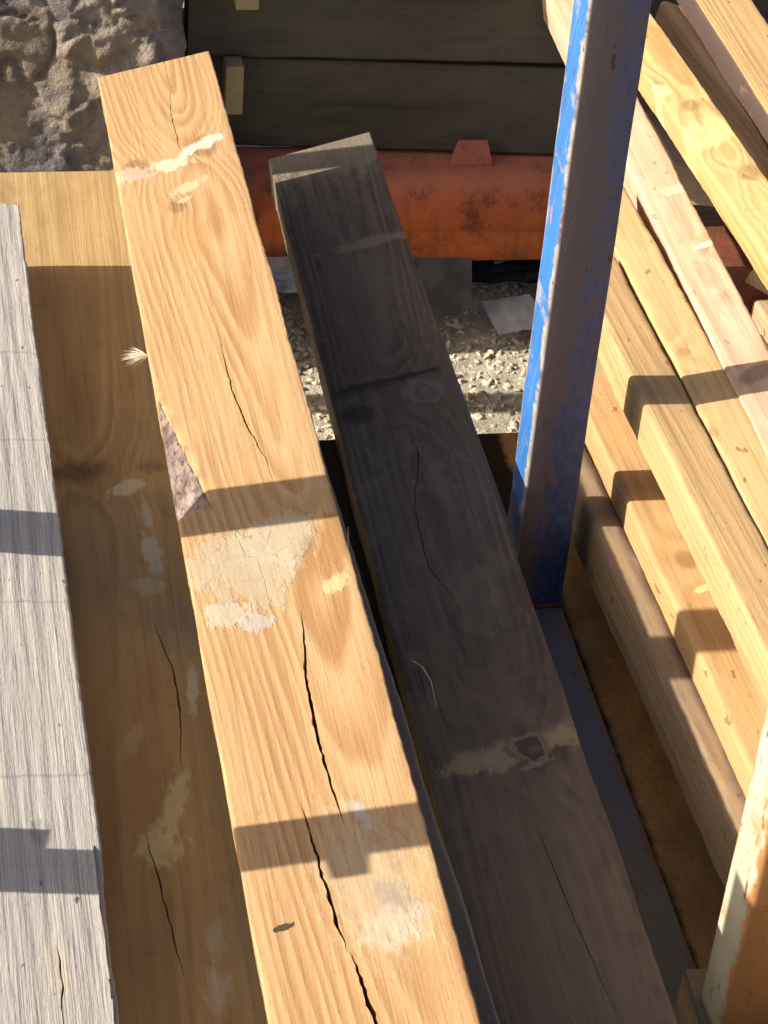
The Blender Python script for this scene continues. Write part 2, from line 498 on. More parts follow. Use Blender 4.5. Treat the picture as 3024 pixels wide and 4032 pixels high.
# blue post (origin at the foot's front left corner so that wear follows its faces)
bm = bmesh.new(); tube_bm(bm, 0, 0.055, 0, 0.05, 0, 0.78, 0.0035, 2.0, 90)
p = from_bm("post", bm, M_post, rack, (-0.0316, 0.0, 0.0 - GZ)); p['label'] = "blue painted post with worn pale edges"
bm = bmesh.new(); tube_bm(bm, 0, 0.055, 0, 0.05, 0, 0.72, 0.005, 6.0, 90)
p = from_bm("post", bm, M_post2, rack, (-0.006, -0.622, 0.0 - GZ)); p['label'] = "pale and rusty post at the right edge"
bm = bmesh.new(); rail_bm(bm, -0.035, 0.024, -0.055, -0.001, -1.0, 0.052)
from_bm("rail", bm, M_rail, rack, (0, 0, -GZ))
bm = bmesh.new(); rail_bm(bm, -0.035, 0.003, -0.055, -0.003, 0.053, 0.56, 0.004, 9.0)
from_bm("rail", bm, M_rail, rack, (0, 0, -GZ))
bm = bmesh.new()
box_bm(bm, Vector((0.115, -0.495, -0.036)), (0.178, 1.02, 0.008), 0.001)
box_bm(bm, Vector((0.103, 0.19, -0.0362)), (0.196, 0.349, 0.008), 0.001)
from_bm("base_plate", bm, M_plate, rack, (0, 0, -GZ))
# weld fillets at the posts' feet
for (wx, wy) in ((-0.004, 0.025), (0.0215, -0.597)):
    bm = bmesh.new()
    for sx, sy, lx, ly in ((0, -0.026, 0.056, 0.005), (0.0285, 0, 0.005, 0.05)):
        box_bm(bm, Vector((wx + sx, wy + sy, 0.001)), (lx, ly, 0.005), 0.0015)
    from_bm("weld", bm, M_rackrust, rack, (0, 0, -GZ))
# legs of the rail down to the ground
for ly in (-0.75, 0.5):
    bm = bmesh.new(); tube_bm(bm, -0.025, 0.018, ly - 0.02, ly + 0.02, GZ - 0.01, -0.055, 0.004, 3.0, 6)
    from_bm("leg", bm, M_rail, rack, (0, 0, -GZ))

# the far side of the same rack run, standing to the left of the picture; its short posts throw the shadow bands
left = tag(empty("post_row", (-0.75, 0, GZ)), "row of short rusty steel posts beyond the left timbers, casting narrow shadow bands", "post row")
for (py, w_, top, lumps) in ((-0.199, 0.060, 0.68, ()), (-0.592, 0.042, 0.64, ((-1, 0.545), (1, 0.385))), (0.738, 0.047, 0.575, ())):
    bm = bmesh.new(); tube_bm(bm, -0.03, 0.03, py, py + w_, 0, top - GZ, 0.004, py * 9, 30)
    po = from_bm("post", bm, M_rackrust, left)
    for (sg, lz) in lumps:
        bm = bmesh.new()
        bmesh.ops.create_cone(bm, cap_ends=True, segments=6, radius1=0.012, radius2=0.010, depth=0.022, matrix=Matrix.Translation((0, py + (w_ + 0.009 if sg > 0 else -0.009), lz - GZ)) @ Matrix.Rotation(R(90), 4, 'X'))
        from_bm("bolt", bm, M_rackrust, po)
bm = bmesh.new(); rail_bm(bm, -0.03, 0.03, GZ + 0.2 - 0.055, GZ + 0.2, -1.0, 1.0)
from_bm("rail", bm, M_rackrust, left, (0, 0, -GZ - 0.205))

# ------------------------------------------------------------------ old weathered stone block, back left
def mat_stone():
    g = G("old_stone")
    a = g.noise(9, 9, 16, 1, 6, 0.65); b = g.noise(70, 70, 100, 4, 6, 0.72); c = g.noise(24, 24, 44, 9, 5, 0.7); d = g.noise(5, 5, 8, 13, 4, 0.6)
    col = g.mix(g.ss(a, 0.35, 0.65), (0.150, 0.133, 0.140), (0.270, 0.230, 0.205))
    col = g.mix(g.ss(d, 0.52, 0.62) * 0.75, col, (0.27, 0.215, 0.145))
    col = g.mix(g.ss(c, 0.56, 0.68) * 0.6, col, (0.40, 0.38, 0.39))
    col = g.mix(g.ss(b, 0.55, 0.70) * 0.6, col, (0.05, 0.043, 0.042))
    tan = g.ss(g.x + (c - 0.5) * 0.12 + (a - 0.5) * 0.2, -0.04, 0.04) * (1.0 - g.ss(g.x, 0.104, 0.112))
    col = g.mix(tan * 0.6, col, g.mix(b, (0.25, 0.20, 0.14), (0.46, 0.39, 0.30)))
    return g.done(col, 0.95, b * 0.9 + c * 0.5 + g.noise(220, 220, 260, 21, 3, 0.7) * 0.5, 0.005)

def stone_mesh(name, x0, x1, y0, y1, z0, z1, lean, seed, nx=170, nzv=220):
    """rough hewn block; front face leans back, all faces broken by rock noise and a few ledges"""
    bm = bmesh.new()
    def dsp(u, v):
        f = 0.013 * mn.noise(Vector((u * 4.2, v * 5.5, seed)))
        f += 0.010 * mn.noise(Vector((u * 11, v * 15 + u * 5, seed + 2)))
        f += 0.0022 * mn.fractal(Vector((u * 40, v * 60, seed + 4)), 0.8, 2.0, 4)
        wq = Vector((u * 8.5 + 0.55 * mn.noise(Vector((u * 17, v * 17, 4))), v * 13.0 + u * 3 + 0.55 * mn.noise(Vector((u * 17, v * 17, 8))), seed))
        dd, pp = mn.voronoi(wq)
        gap = dd[1] - dd[0]
        hsh = (math.sin(pp[0].x * 12.9898 + pp[0].y * 78.233) * 43758.5453) % 1.0
        f += 0.011 * (hsh - 0.5) + 0.004 * (hsh * 7 % 1.0 - 0.5) * (wq.y - pp[0].y)
        if hsh > 0.35: f -= 0.007 * max(0.0, 1.0 - gap / 0.10)
        right = max(0.0, min(1.0, (u - (x1 - 0.20) + 0.05 * mn.noise(Vector((u * 14, v * 14, 3)))) / 0.05))
        f += right * (0.006 * mn.fractal(Vector((u * 26, v * 30, seed + 12)), 0.7, 2.1, 4) + 0.006)
        lump = mn.noise(Vector((u * 21, v * 21, seed + 15)))
        f += right * 0.006 * max(0.0, min(1.0, (lump - 0.15) * 9))
        if u > x1 - 0.034: f = 0.004 + 0.006 * mn.noise(Vector((u * 9, v * 8, 5))) + 0.0016 * mn.fractal(Vector((u * 60, v * 40, 1)), 0.8, 2, 3)
        return f
    grid = []
    for i in range(nx + 1):
        x = x0 + (x1 - x0) * i / nx
        col = []
        for j in range(nzv + 1):
            z = z0 + (z1 - z0) * j / nzv
            y = y0 + (z - z0) * lean - dsp(x, z)
            ed = max(0.0, 1 - (x1 - x) / 0.02); y += 0.018 * ed * ed
            xx = x + 0.006 * mn.noise(Vector((x * 20, z * 24, 7))) + (0.004 * mn.noise(Vector((3, z * 60, 2))) if i == nx else 0)
            col.append(bm.verts.new((xx, y, z)))
        grid.append(col)
    for i in range(nx):
        for j in range(nzv):
            bm.faces.new((grid[i][j], grid[i + 1][j], grid[i + 1][j + 1], grid[i][j + 1]))
    # sides, top and back
    def strip(front, back):
        for a, b, c, d in zip(front, front[1:], back[1:], back): bm.faces.new((a, d, c, b))
    rb = [bm.verts.new((v.co.x + 0.01 * nz(v.co.z * 20, 1, 1), y1, v.co.z)) for v in grid[nx]]
    lb = [bm.verts.new((v.co.x, y1, v.co.z)) for v in grid[0]]
    for a, b, c, d in zip(grid[nx], rb, rb[1:], grid[nx][1:]): bm.faces.new((a, b, c, d))
    for a, b, c, d in zip(lb, grid[0], grid[0][1:], lb[1:]): bm.faces.new((a, b, c, d))
    tf = [grid[i][nzv] for i in range(nx + 1)]
    tb = [lb[-1]] + [bm.verts.new((v.co.x, y1, v.co.z)) for v in tf[1:-1]] + [rb[-1]]
    for a, b, c, d in zip(tf, tf[1:], tb[1:], tb): bm.faces.new((a, b, c, d))
    return bm

M_stone = mat_stone()
bm = stone_mesh("stone", -0.42, 0.142, 0.0, 0.75, 0.0, 0.82, 0.24, 3.0)
st = from_bm("stone_block", bm, M_stone, None, (-0.42, 0.815, GZ - 0.02), ang=80)
tag(st, "rough weathered grey and tan stone block behind the sunlit timber ends", "stone")

# ------------------------------------------------------------------ left stack of timbers
def wane_mask_col(g, col, h):
    """bark left along the sunlit timber's left arris, with the torn pale wood around it"""
    n = g.noise(60, 40, 60, 77, 5, 0.7); n2 = g.noise(200, 120, 200, 78, 4, 0.7)
    t = g.ss(g.y, -0.190, -0.168) * (1.0 - g.ss(g.y, -0.02, 0.005))
    wv = (0.006 - g.y) * 0.16                     # width of the wane at this y
    mk = t * (1.0 - g.ss(g.x + 0.0675 - wv + (n - 0.5) * 0.006, -0.001, 0.001))
    bark = g.mix(g.ss(n, 0.35, 0.65), (0.11, 0.068, 0.058), (0.31, 0.235, 0.205))
    bark = g.mix(g.ss(n2, 0.52, 0.66), bark, (0.045, 0.03, 0.025))
    return g.mix(mk, col, bark), h + mk * n2 * 2.5

def wane_and_scar(g, col, h):
    col, h = wane_mask_col(g, col, h)
    sc_ = 1.0 - g.ss(g.ell(-0.012, -0.265, 0.055, 0.055), 0.7, 1.1)
    v = g.voro(34, 22, 34, 5, 'DISTANCE_TO_EDGE')
    n = g.noise(50, 50, 50, 64, 4)
    cr = (1.0 - g.ss(v + (n - 0.5) * 0.05, 0.004, 0.022)) * sc_ * g.ss(n, 0.42, 0.6)
    col = g.mix(cr * 0.12, col, (0.16, 0.11, 0.07))
    sp = g.ss(g.noise(95, 70, 95, 68, 3), 0.66, 0.70) * sc_
    return g.mix(sp * 0.6, col, (0.20, 0.145, 0.10)), h - cr * 0.3

def wane_shape(x, y, z):
    if -0.19 < y < 0.008:
        k = min(1.0, (y + 0.19) / 0.02)
        wv = (0.006 - y) * 0.16 * k
        d = (-0.0675 + wv) - x
        if d > 0 and z > -0.03:
            z = z - d * 1.15 + 0.0022 * nz(x * 160, y * 110, 4) - 0.001
    return x, y, z

cream = (0.74, 0.63, 0.44); resin = (0.66, 0.58, 0.46)
M_central = wood("sunlit_larch", (0.475, 0.308, 0.155), (0.335, 0.178, 0.070), 4.0, rings=150, pith=(0.034, -0.045), tilt=(-0.030, 0.050), contrast=0.85, wob=0.0060,
    knots=((0.030, 0.4766, 0.022), (-0.045, 0.4474, 0.018), (0.030, -0.2539, 0.014), (-0.01, 0.3500, 0.012)),
    patches=((0.034, 0.4824, 0.030, 0.015, 0.55, resin, 0.9, 0.3, 60), (-0.004, 0.4454, 0.024, 0.017, 0.3, (0.66, 0.56, 0.40), 0.85, 0.35, 70), (-0.046, 0.4357, 0.028, 0.018, 0.1, (0.52, 0.40, 0.29), 0.75, 0.4, 80),
             (0.008, 0.3909, 0.024, 0.010, 0.6, (0.66, 0.53, 0.33), 0.65, 0.4, 110), (0.0, 0.3626, 0.012, 0.005, 0.5, (0.66, 0.54, 0.35), 0.6, 0.3, 120),
             (-0.022, -0.2705, 0.050, 0.060, 0.25, (0.45, 0.355, 0.235), 0.9, 0.3, 42), (0.010, -0.2442, 0.045, 0.040, -0.2, (0.46, 0.375, 0.262), 0.85, 0.3, 52),
             (-0.042, -0.3289, 0.020, 0.018, 0.0, (0.50, 0.43, 0.33), 0.8, 0.25, 80), (-0.020, -0.3445, 0.018, 0.012, 0.3, (0.45, 0.42, 0.40), 0.7, 0.3, 90),
             (0.058, -0.2539, 0.018, 0.050, -0.2, (0.34, 0.18, 0.06), 0.75, 0.5, 60), (0.050, -0.3124, 0.016, 0.010, 0.6, (0.66, 0.53, 0.28), 0.6, 0.4, 120),
             (0.02, -0.6386, 0.040, 0.075, 0.1, (0.50, 0.39, 0.25), 0.6, 0.8, 90), (0.034, -0.6679, 0.014, 0.030, 0.2, (0.30, 0.25, 0.21), 0.6, 0.6, 130), (0.030, -0.6873, 0.025, 0.020, 0.0, (0.60, 0.52, 0.40), 0.55, 0.7, 150),
             (0.024, -0.5753, 0.006, 0.016, 0.3, (0.48, 0.48, 0.52), 0.5, 0.4, 120), (-0.045, -0.6688, 0.010, 0.0035, 0.2, (0.06, 0.035, 0.02), 0.95, 0.25, 150),
             (-0.0055, 0.2915, 0.024, 0.055, 0.0, (0.46, 0.25, 0.085), 0.55, 0.6, 30), (0.05, -0.1955, 0.060, 0.016, 0.15, (0.42, 0.27, 0.12), 0.55, 0.5, 60)),
    blotch=0.16, dirt=((0.34, 0.20, 0.09), 0.30), extra=wane_and_scar)
chain_1 = [(0.0118, 0.7347, 0.0008), (0.0121, 0.6276, 0.0004), (0.0057, 0.5740, 0.0008), (0.0064, 0.4863, 0.0012), (0.008, 0.4620, 0.0), (0.0018, 0.1016, 0.0),
           (0.0022, 0.0578, 0.0007), (0.0027, -0.0085, 0.0018), (0.0089, -0.0718, 0.0026), (0.0180, -0.1253, 0.0008), (0.0200, -0.1614, 0.0), (0.0165, -0.3367, 0.0),
           (0.0155, -0.3610, 0.0016), (0.0084, -0.4195, 0.0032), (0.0070, -0.4682, 0.0036), (0.0068, -0.5091, 0.0032), (0.0090, -0.5490, 0.0024), (0.0112, -0.5899, 0.0), (0.03, -0.7263, 0.0)]
chain_2 = [(-0.0170, 0.7347, 0.0), (-0.0165, -0.5558, 0.0), (-0.0148, -0.5705, 0.0016), (-0.0122, -0.6270, 0.0032), (-0.0092, -0.6718, 0.0034), (-0.0070, -0.7010, 0.0004), (-0.0040, -0.7049, 0.0006),
           (-0.0022, -0.7224, 0.0036), (0.0014, -0.7633, 0.0050), (0.006, -0.8237, 0.004), (0.010, -0.9211, 0.0)]
GRP_L = "timbers stacked left of the blue post"
timber("timber", "sunlit golden timber with long dark cracks, a bark edge and pale resin patches", "timber", M_central,
       0.135, 0.050, -1.15, 0.700, 11.0, (-0.3290, 0, 0.2820), yaw=R(0.72), roll=R(8.5), group=GRP_L,
       step=0.005, arris=0.0022, cols=18, cut1=(0.027, 0.02), cracks=(chain_1, chain_2), shape=wane_shape, ragged=0.0008)

# dark plank the sunlit timber lies on; only its right edge shows
M_under = wood("shaded_plank", (0.23, 0.175, 0.135), (0.13, 0.095, 0.070), 31.0, rings=140, pith=(0.02, -0.06), contrast=0.6, weather=((0.19, 0.165, 0.145), 0.5), blotch=0.4)
M_black = wood("gap_shade_plank", (0.040, 0.032, 0.026), (0.022, 0.018, 0.015), 33.0)  # near-black colour stands in for the deep shade of the gap
timber("plank", "dark grey plank showing as a narrow strip beneath the sunlit timber", "plank", M_under, 0.115, 0.045, -1.2, 0.60, 23.0,
       (-0.2985, 0, 0.2160), yaw=R(1.8), roll=R(3.0), group=GRP_L, arris=0.004)

# brown timber in the shade of the grey board
M_brown = wood("brown_timber", (0.46, 0.318, 0.150), (0.325, 0.208, 0.090), 7.0, rings=95, pith=(-0.01, -0.05), tilt=(0.02, 0.02), contrast=0.85, wob=0.006,
    knots=((0.055, 0.0055, 0.020), (-0.01, 0.0055, 0.015)),
    patches=((-0.035, 0.0131, 0.055, 0.018, 0.1, (0.13, 0.075, 0.030), 0.7, 0.7, 50), (0.055, -0.0040, 0.030, 0.022, 0.1, (0.50, 0.34, 0.13), 0.9, 0.35, 50),
             (0.030, -0.0136, 0.024, 0.012, 0.4, (0.66, 0.60, 0.38), 0.8, 0.4, 90), (0.0435, -0.0566, 0.006, 0.026, 0.0, (0.62, 0.56, 0.40), 0.55, 0.6, 170),
             (0.0435, -0.1186, 0.009, 0.036, 0.1, (0.66, 0.62, 0.50), 0.55, 0.6, 150), (0.036, -0.1645, 0.018, 0.014, 0.3, (0.62, 0.54, 0.34), 0.45, 0.6, 140),
             (0.0605, -0.3049, 0.005, 0.034, -0.1, (0.60, 0.56, 0.44), 0.65, 0.6, 160), (0.030, -0.4481, 0.010, 0.050, -0.25, (0.62, 0.56, 0.28), 0.75, 0.5, 110),
             (0.016, -0.4892, 0.020, 0.026, -0.35, (0.64, 0.58, 0.30), 0.65, 0.5, 100), (0.047, -0.5866, 0.008, 0.020, 0.0, (0.60, 0.58, 0.40), 0.4, 0.7, 140),
             (0.044, -0.6343, 0.010, 0.024, 0.0, (0.60, 0.60, 0.48), 0.4, 0.7, 140), (0.005, -0.3650, 0.007, 0.030, -0.5, (0.58, 0.46, 0.22), 0.5, 0.6, 80),
             (0.055, -0.2285, 0.025, 0.035, 0.0, (0.26, 0.23, 0.19), 0.5, 0.8, 40)),
    blotch=0.45, dirt=((0.20, 0.12, 0.05), 0.35), saw=0.15)
timber("timber", "brown shaded timber between the grey board and the cracked sunlit one, far end sunlit", "timber", M_brown,
       0.175, 0.050, -1.15, 0.628, 37.0, (-0.452, 0, 0.180), yaw=R(0.35), group=GRP_L, step=0.006, cols=14,
       cracks=([(0.036, 0.3875, 0.0), (0.0355, -0.2094, 0.0), (0.0374, -0.2294, 0.0008), (0.0467, -0.2839, 0.0020), (0.0471, -0.3316, 0.0018), (0.0421, -0.3880, 0.0004), (0.041, -0.4052, 0.0), (0.04, -0.9495, 0.0)],
               [(0.004, 0.3875, 0.0), (0.0060, -0.4720, 0.0), (0.0076, -0.4863, 0.0010), (0.0118, -0.5217, 0.0016), (0.0187, -0.5981, 0.0010), (0.021, -0.6248, 0.0), (0.021, -0.9495, 0.0)]))

# weathered grey board, far left
def fibr_(g): return g.noise(260, 14, 260, 99, 4, 0.7)
def grey_extra(g, col, h):
    n = g.noise(55, 10, 55, 91, 4, 0.6)
    wave = g.math('SINE', (g.x + (g.noise(13, 4, 13, 90, 3) - 0.5) * 0.026 + g.y * 0.02) * 470.0) * 0.5 + 0.5
    wave = wave * g.ss(g.noise(26, 7, 26, 92, 3), 0.25, 0.6)
    wide = g.ss(g.noise(14, 5, 14, 93, 4, 0.6), 0.35, 0.65)
    rip = g.ss(g.noise(9, 75, 9, 94, 3, 0.5), 0.4, 0.65)
    col = g.mix(wave * 0.26 + rip * 0.12, col, (0.33, 0.30, 0.275))
    col = g.mix(wide * 0.35, col, (0.40, 0.38, 0.37))
    for (yy, sl) in ((-0.044, 0.05), (-0.279, 0.02), (-0.487, 0.03), (0.11, -0.03)):
        d = g.math('ABSOLUTE', g.y - yy - g.x * sl + (n - 0.5) * 0.008)
        col = g.mix((1.0 - g.ss(d, 0.0006, 0.0022)) * 0.45, col, (0.20, 0.17, 0.15))
    ed = g.ss(g.x + (n - 0.5) * 0.02, 0.066, 0.082)
    col = g.mix(ed * 0.25, col, (0.50, 0.44, 0.37))
    spots = g.ss(g.noise(120, 60, 120, 95, 3), 0.68, 0.72)
    col = g.mix(spots * 0.8, col, (0.07, 0.06, 0.055))
    return col, h - wave * 0.25 + rip * 0.15 + fibr_(g) * 0.5

M_grey = wood("weathered_board", (0.425, 0.385, 0.345), (0.33, 0.295, 0.26), 13.0, rings=70, pith=(0.01, -0.04), tilt=(0.01, 0.02), contrast=0.25, wob=0.010, fibre=0.35, streak=0.12,
    knots=((0.042, -0.545, 0.011),), patches=((0.045, -0.674, 0.010, 0.030, 0.0, (0.60, 0.50, 0.34), 0.5, 0.4, 90), (0.02, 0.30, 0.05, 0.10, 0.0, (0.42, 0.38, 0.36), 0.4, 0.7, 30)),
    blotch=0.12, dirt=((0.20, 0.18, 0.165), 0.35), rough=0.9, bump=0.0009, extra=grey_extra)
def grey_relief(x, y):
    q = x + 0.012 * nz(x * 12, y * 5, 1)
    return 0.00022 * nz(q * 115, y * 9, 9) + 0.0005 * nz(x * 40, y * 8, 4)
def grey_shape(x, y, z):
    # split and chipped right-hand arris near the viewer, rounded far corner
    if x > 0.05:
        if -0.82 < y < -0.565:
            c = max(0.0, nz(y * 16, 3.1, 2) * 0.5 + 0.25) * 0.010 * min(1, (y + 0.82) / 0.05) * min(1, (-0.565 - y) / 0.04)
            if x > 0.078 and z > -0.03: z -= c * 2.2 + 0.003; x -= c * 0.4
    return x, y, z
timber("board", "pale grey weathered board with raised wavy grain along the left edge", "board", M_grey,
       0.168, 0.048, -1.15, 0.410, 41.0, (-0.5790, 0, 0.262), yaw=R(1.45), roll=R(-5.5), group=GRP_L, step=0.006, cols=60, relief=grey_relief, shape=grey_shape, cut1=(-0.004, 0), ragged=0.0012,
       cracks=([(0.047, 0.4, 0.0), (0.045, -0.65, 0.0), (0.046, -0.67, 0.0016), (0.044, -0.715, 0.0012), (0.043, -0.75, 0.0)],))

# dark timber in deep shade
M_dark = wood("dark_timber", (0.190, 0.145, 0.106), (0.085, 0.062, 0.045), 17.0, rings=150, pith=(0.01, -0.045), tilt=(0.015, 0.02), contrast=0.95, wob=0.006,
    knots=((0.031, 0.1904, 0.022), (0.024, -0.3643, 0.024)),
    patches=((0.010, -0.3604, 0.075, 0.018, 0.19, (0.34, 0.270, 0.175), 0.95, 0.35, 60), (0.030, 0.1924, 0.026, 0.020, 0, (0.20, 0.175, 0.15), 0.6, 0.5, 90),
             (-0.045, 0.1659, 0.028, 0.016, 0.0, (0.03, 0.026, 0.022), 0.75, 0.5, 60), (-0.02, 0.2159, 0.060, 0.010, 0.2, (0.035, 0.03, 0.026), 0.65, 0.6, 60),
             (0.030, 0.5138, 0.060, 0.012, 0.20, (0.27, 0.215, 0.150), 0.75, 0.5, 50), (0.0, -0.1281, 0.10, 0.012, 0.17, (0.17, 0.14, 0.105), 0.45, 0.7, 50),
             (0.0, 0.75, 0.12, 0.075, 0.0, (0.25, 0.215, 0.160), 0.6, 0.4, 40), (0.0, -0.58, 0.10, 0.36, 0.0, (0.29, 0.200, 0.130), 0.55, 0.8, 20), (-0.045, -0.6230, 0.02, 0.10, 0.0, (0.19, 0.135, 0.075), 0.5, 0.8, 40),  # first patch paints the far tip paler, as if more strongly sunlit
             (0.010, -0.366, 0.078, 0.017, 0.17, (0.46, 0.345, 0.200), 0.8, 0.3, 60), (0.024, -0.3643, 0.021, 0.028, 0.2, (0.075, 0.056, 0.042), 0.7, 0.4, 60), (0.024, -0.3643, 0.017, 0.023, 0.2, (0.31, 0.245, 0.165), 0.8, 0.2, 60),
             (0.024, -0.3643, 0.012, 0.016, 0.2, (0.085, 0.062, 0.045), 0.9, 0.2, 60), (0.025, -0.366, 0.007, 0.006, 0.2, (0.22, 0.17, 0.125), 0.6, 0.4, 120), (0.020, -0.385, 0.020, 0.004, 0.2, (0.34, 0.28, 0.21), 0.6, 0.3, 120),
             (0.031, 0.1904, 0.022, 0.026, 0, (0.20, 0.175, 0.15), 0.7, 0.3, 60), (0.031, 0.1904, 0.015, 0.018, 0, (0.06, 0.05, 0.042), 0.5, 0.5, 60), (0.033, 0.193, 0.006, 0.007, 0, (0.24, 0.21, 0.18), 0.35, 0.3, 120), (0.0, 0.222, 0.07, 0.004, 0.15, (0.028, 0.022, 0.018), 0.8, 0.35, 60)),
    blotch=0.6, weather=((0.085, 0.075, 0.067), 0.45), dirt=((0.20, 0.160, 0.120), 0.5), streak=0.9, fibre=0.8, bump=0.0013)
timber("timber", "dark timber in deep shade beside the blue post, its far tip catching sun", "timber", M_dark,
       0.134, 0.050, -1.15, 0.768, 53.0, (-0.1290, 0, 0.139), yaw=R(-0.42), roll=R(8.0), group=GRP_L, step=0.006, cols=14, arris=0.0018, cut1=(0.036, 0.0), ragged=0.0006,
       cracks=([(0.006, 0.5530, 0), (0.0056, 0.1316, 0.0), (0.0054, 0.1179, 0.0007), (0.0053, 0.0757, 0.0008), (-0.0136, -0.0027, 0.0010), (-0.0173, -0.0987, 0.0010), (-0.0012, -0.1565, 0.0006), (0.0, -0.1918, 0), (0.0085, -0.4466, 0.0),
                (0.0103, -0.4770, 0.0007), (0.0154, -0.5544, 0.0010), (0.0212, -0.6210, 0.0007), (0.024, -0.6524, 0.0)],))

timber("plank", "added plank, painted almost black, blocking light in the gap beneath the dark timber", "plank", M_black,
       0.190, 0.046, -1.15, 0.20, 59.0, (-0.1550, 0, 0.0795), yaw=R(-0.3), group=GRP_L, arris=0.003, step=0.012)  # added to keep sun off the ground seen through the gap

# bearers that carry the left stack, in the dark underneath
M_bearer = wood("bearer_wood", (0.28, 0.20, 0.12), (0.16, 0.10, 0.055), 61.0, rings=150, blotch=0.5, weather=((0.2, 0.18, 0.16), 0.5))
def bearer(label, x0, x1, y, z0, z1, wy=0.07, seed=1.0, group=None, mat=None):
    L = x1 - x0
    return timber("bearer", label, "bearer", mat or M_bearer, wy, z1 - z0, 0, L, seed, (x0, y, z1), yaw=R(-90), group=group, step=0.02)
for (by, sd) in ((-0.12, 3.0), (-0.85, 5.0)):
    nf = "farther" if by > -0.5 else "nearer"
    bearer("rough %s bearer lying on the ground under the left timbers" % nf, -0.67, -0.055, by, GZ, 0.0320, 0.09, sd, "ground bearers under the left timbers")
    bearer("short %s packer under the plank beneath the sunlit timber" % nf, -0.345, -0.245, by, 0.0335, 0.167, 0.06, sd + 9, "packers under the left timbers")
    bearer("short %s packer under the brown timber" % nf, -0.53, -0.37, by, 0.0335, 0.1285, 0.06, sd + 29, "packers under the left timbers")
    bearer("short %s packer under the grey weathered board" % nf, -0.655, -0.555, by, 0.0335, 0.203, 0.06, sd + 19, "packers under the left timbers")

# ------------------------------------------------------------------ right stack
GRP_R = "planed timbers stacked right of the blue post"
pine = ((0.52, 0.335, 0.160), (0.38, 0.225, 0.092))
def pine_mat(name, seed, light=pine[0], dark=pine[1], **kw):
    a = dict(rings=170, pith=(0.006, -0.05), tilt=(0.01, 0.015), contrast=0.72, specks=0.7, wob=0.005, blotch=0.14, dirt=((0.33, 0.22, 0.115), 0.32), fibre=0.45, streak=0.40, bump=0.0005)
    a.update(kw)
    return wood(name, light, dark, seed, **a)

def low_stain(g, col, h):
    n = g.noise(30, 9, 30, 66, 5, 0.65)
    s = g.ss(g.x + (n - 0.5) * 0.02, 0.000, 0.012) * g.ss(n, 0.30, 0.55)
    col = g.mix(s * 0.85, col, (0.085, 0.06, 0.055))
    return col, h
M_low = pine_mat("low_beam_wood", 71.0, (0.33, 0.225, 0.125), (0.19, 0.12, 0.06), extra=low_stain, weather=((0.26, 0.21, 0.17), 0.35))
timber("timber", "stained brown timber at the foot of the right stack, next to the rusty plate", "timber", M_low, 0.032, 0.070, -0.75, 0.235, 61.0, (0.0605, 0, 0.1020), yaw=R(1.5), group=GRP_R, arris=0.009, step=0.01)
M_T0 = pine_mat("pine_a", 81.0, (0.52, 0.33, 0.155), (0.38, 0.22, 0.088), knots=((0.0, -0.105, 0.013), (0.012, -0.62, 0.010)), patches=((0.012, 0.30, 0.05, 0.11, 0, (0.50, 0.42, 0.28), 0.55, 0.3, 10), (0.004, -0.15, 0.012, 0.005, 0.4, (0.82, 0.68, 0.36), 0.6, 0.4, 90)), tilt=(0.03, 0.02))
timber("timber", "sunlit timber with orange knot, one step below the right stack's top row", "timber", M_T0, 0.062, 0.047, -0.85, 0.36, 67.0, (0.1050, 0, 0.134), yaw=R(0.6), group=GRP_R, arris=0.0050, step=0.01, roll=R(1.5))
# the rest of that layer and the recessed layer above it
M_fill = pine_mat("pine_fill", 85.0, (0.55, 0.37, 0.17), (0.38, 0.23, 0.09))
for k in range(3):
    timber("timber", "timber buried inside the right stack, behind its sunlit left faces", "timber", M_fill, 0.060, 0.047, -0.8, 0.15 + 0.1 * (k == 0), 70.0 + k, (0.171 + k * 0.064, 0, 0.130), group="timbers buried inside the right stack", arris=0.005, step=0.03)
    timber("timber", "timber buried inside the right stack, behind its sunlit left faces", "timber", M_fill, 0.060, 0.058, -0.8, 0.15 + 0.08 * (k == 0), 74.0 + k, (0.150 + k * 0.064, 0, 0.1975), group="timbers buried inside the right stack", arris=0.005, step=0.03)
    timber("timber", "timber buried inside the right stack, behind its sunlit left faces", "timber", M_fill, 0.058, 0.050, -0.7, 0.15, 79.0 + k, (0.168 + k * 0.064, 0, 0.080), group="timbers buried inside the right stack", arris=0.005, step=0.03)
M_T1 = pine_mat("pine_b", 91.0, (0.50, 0.330, 0.160), (0.375, 0.23, 0.098), knots=((-0.016, 0.30, 0.009),), pith=(0.03, -0.05), tilt=(0.01, 0.03))
timber("timber", "leftmost timber of the right stack's top row, its left face in full sun", "timber", M_T1, 0.0495, 0.047, -0.85, 0.282, 83.0, (0.0985, 0, 0.2480), yaw=R(0.5), group=GRP_R, arris=0.0048, step=0.008)
M_T2 = pine_mat("pine_c", 97.0, (0.52, 0.350, 0.170), (0.385, 0.24, 0.10), knots=((-0.006, 0.085, 0.008), (-0.018, -0.055, 0.006)), pith=(-0.01, -0.06), rings=210)
timber("timber", "second timber of the right stack's top row, with small knot and square end", "timber", M_T2, 0.0460, 0.047, -0.85, 0.425, 89.0, (0.1475, 0, 0.2510), yaw=R(0.1), roll=R(11), group=GRP_R, arris=0.0048, step=0.008, cut1=(0.012, 0))
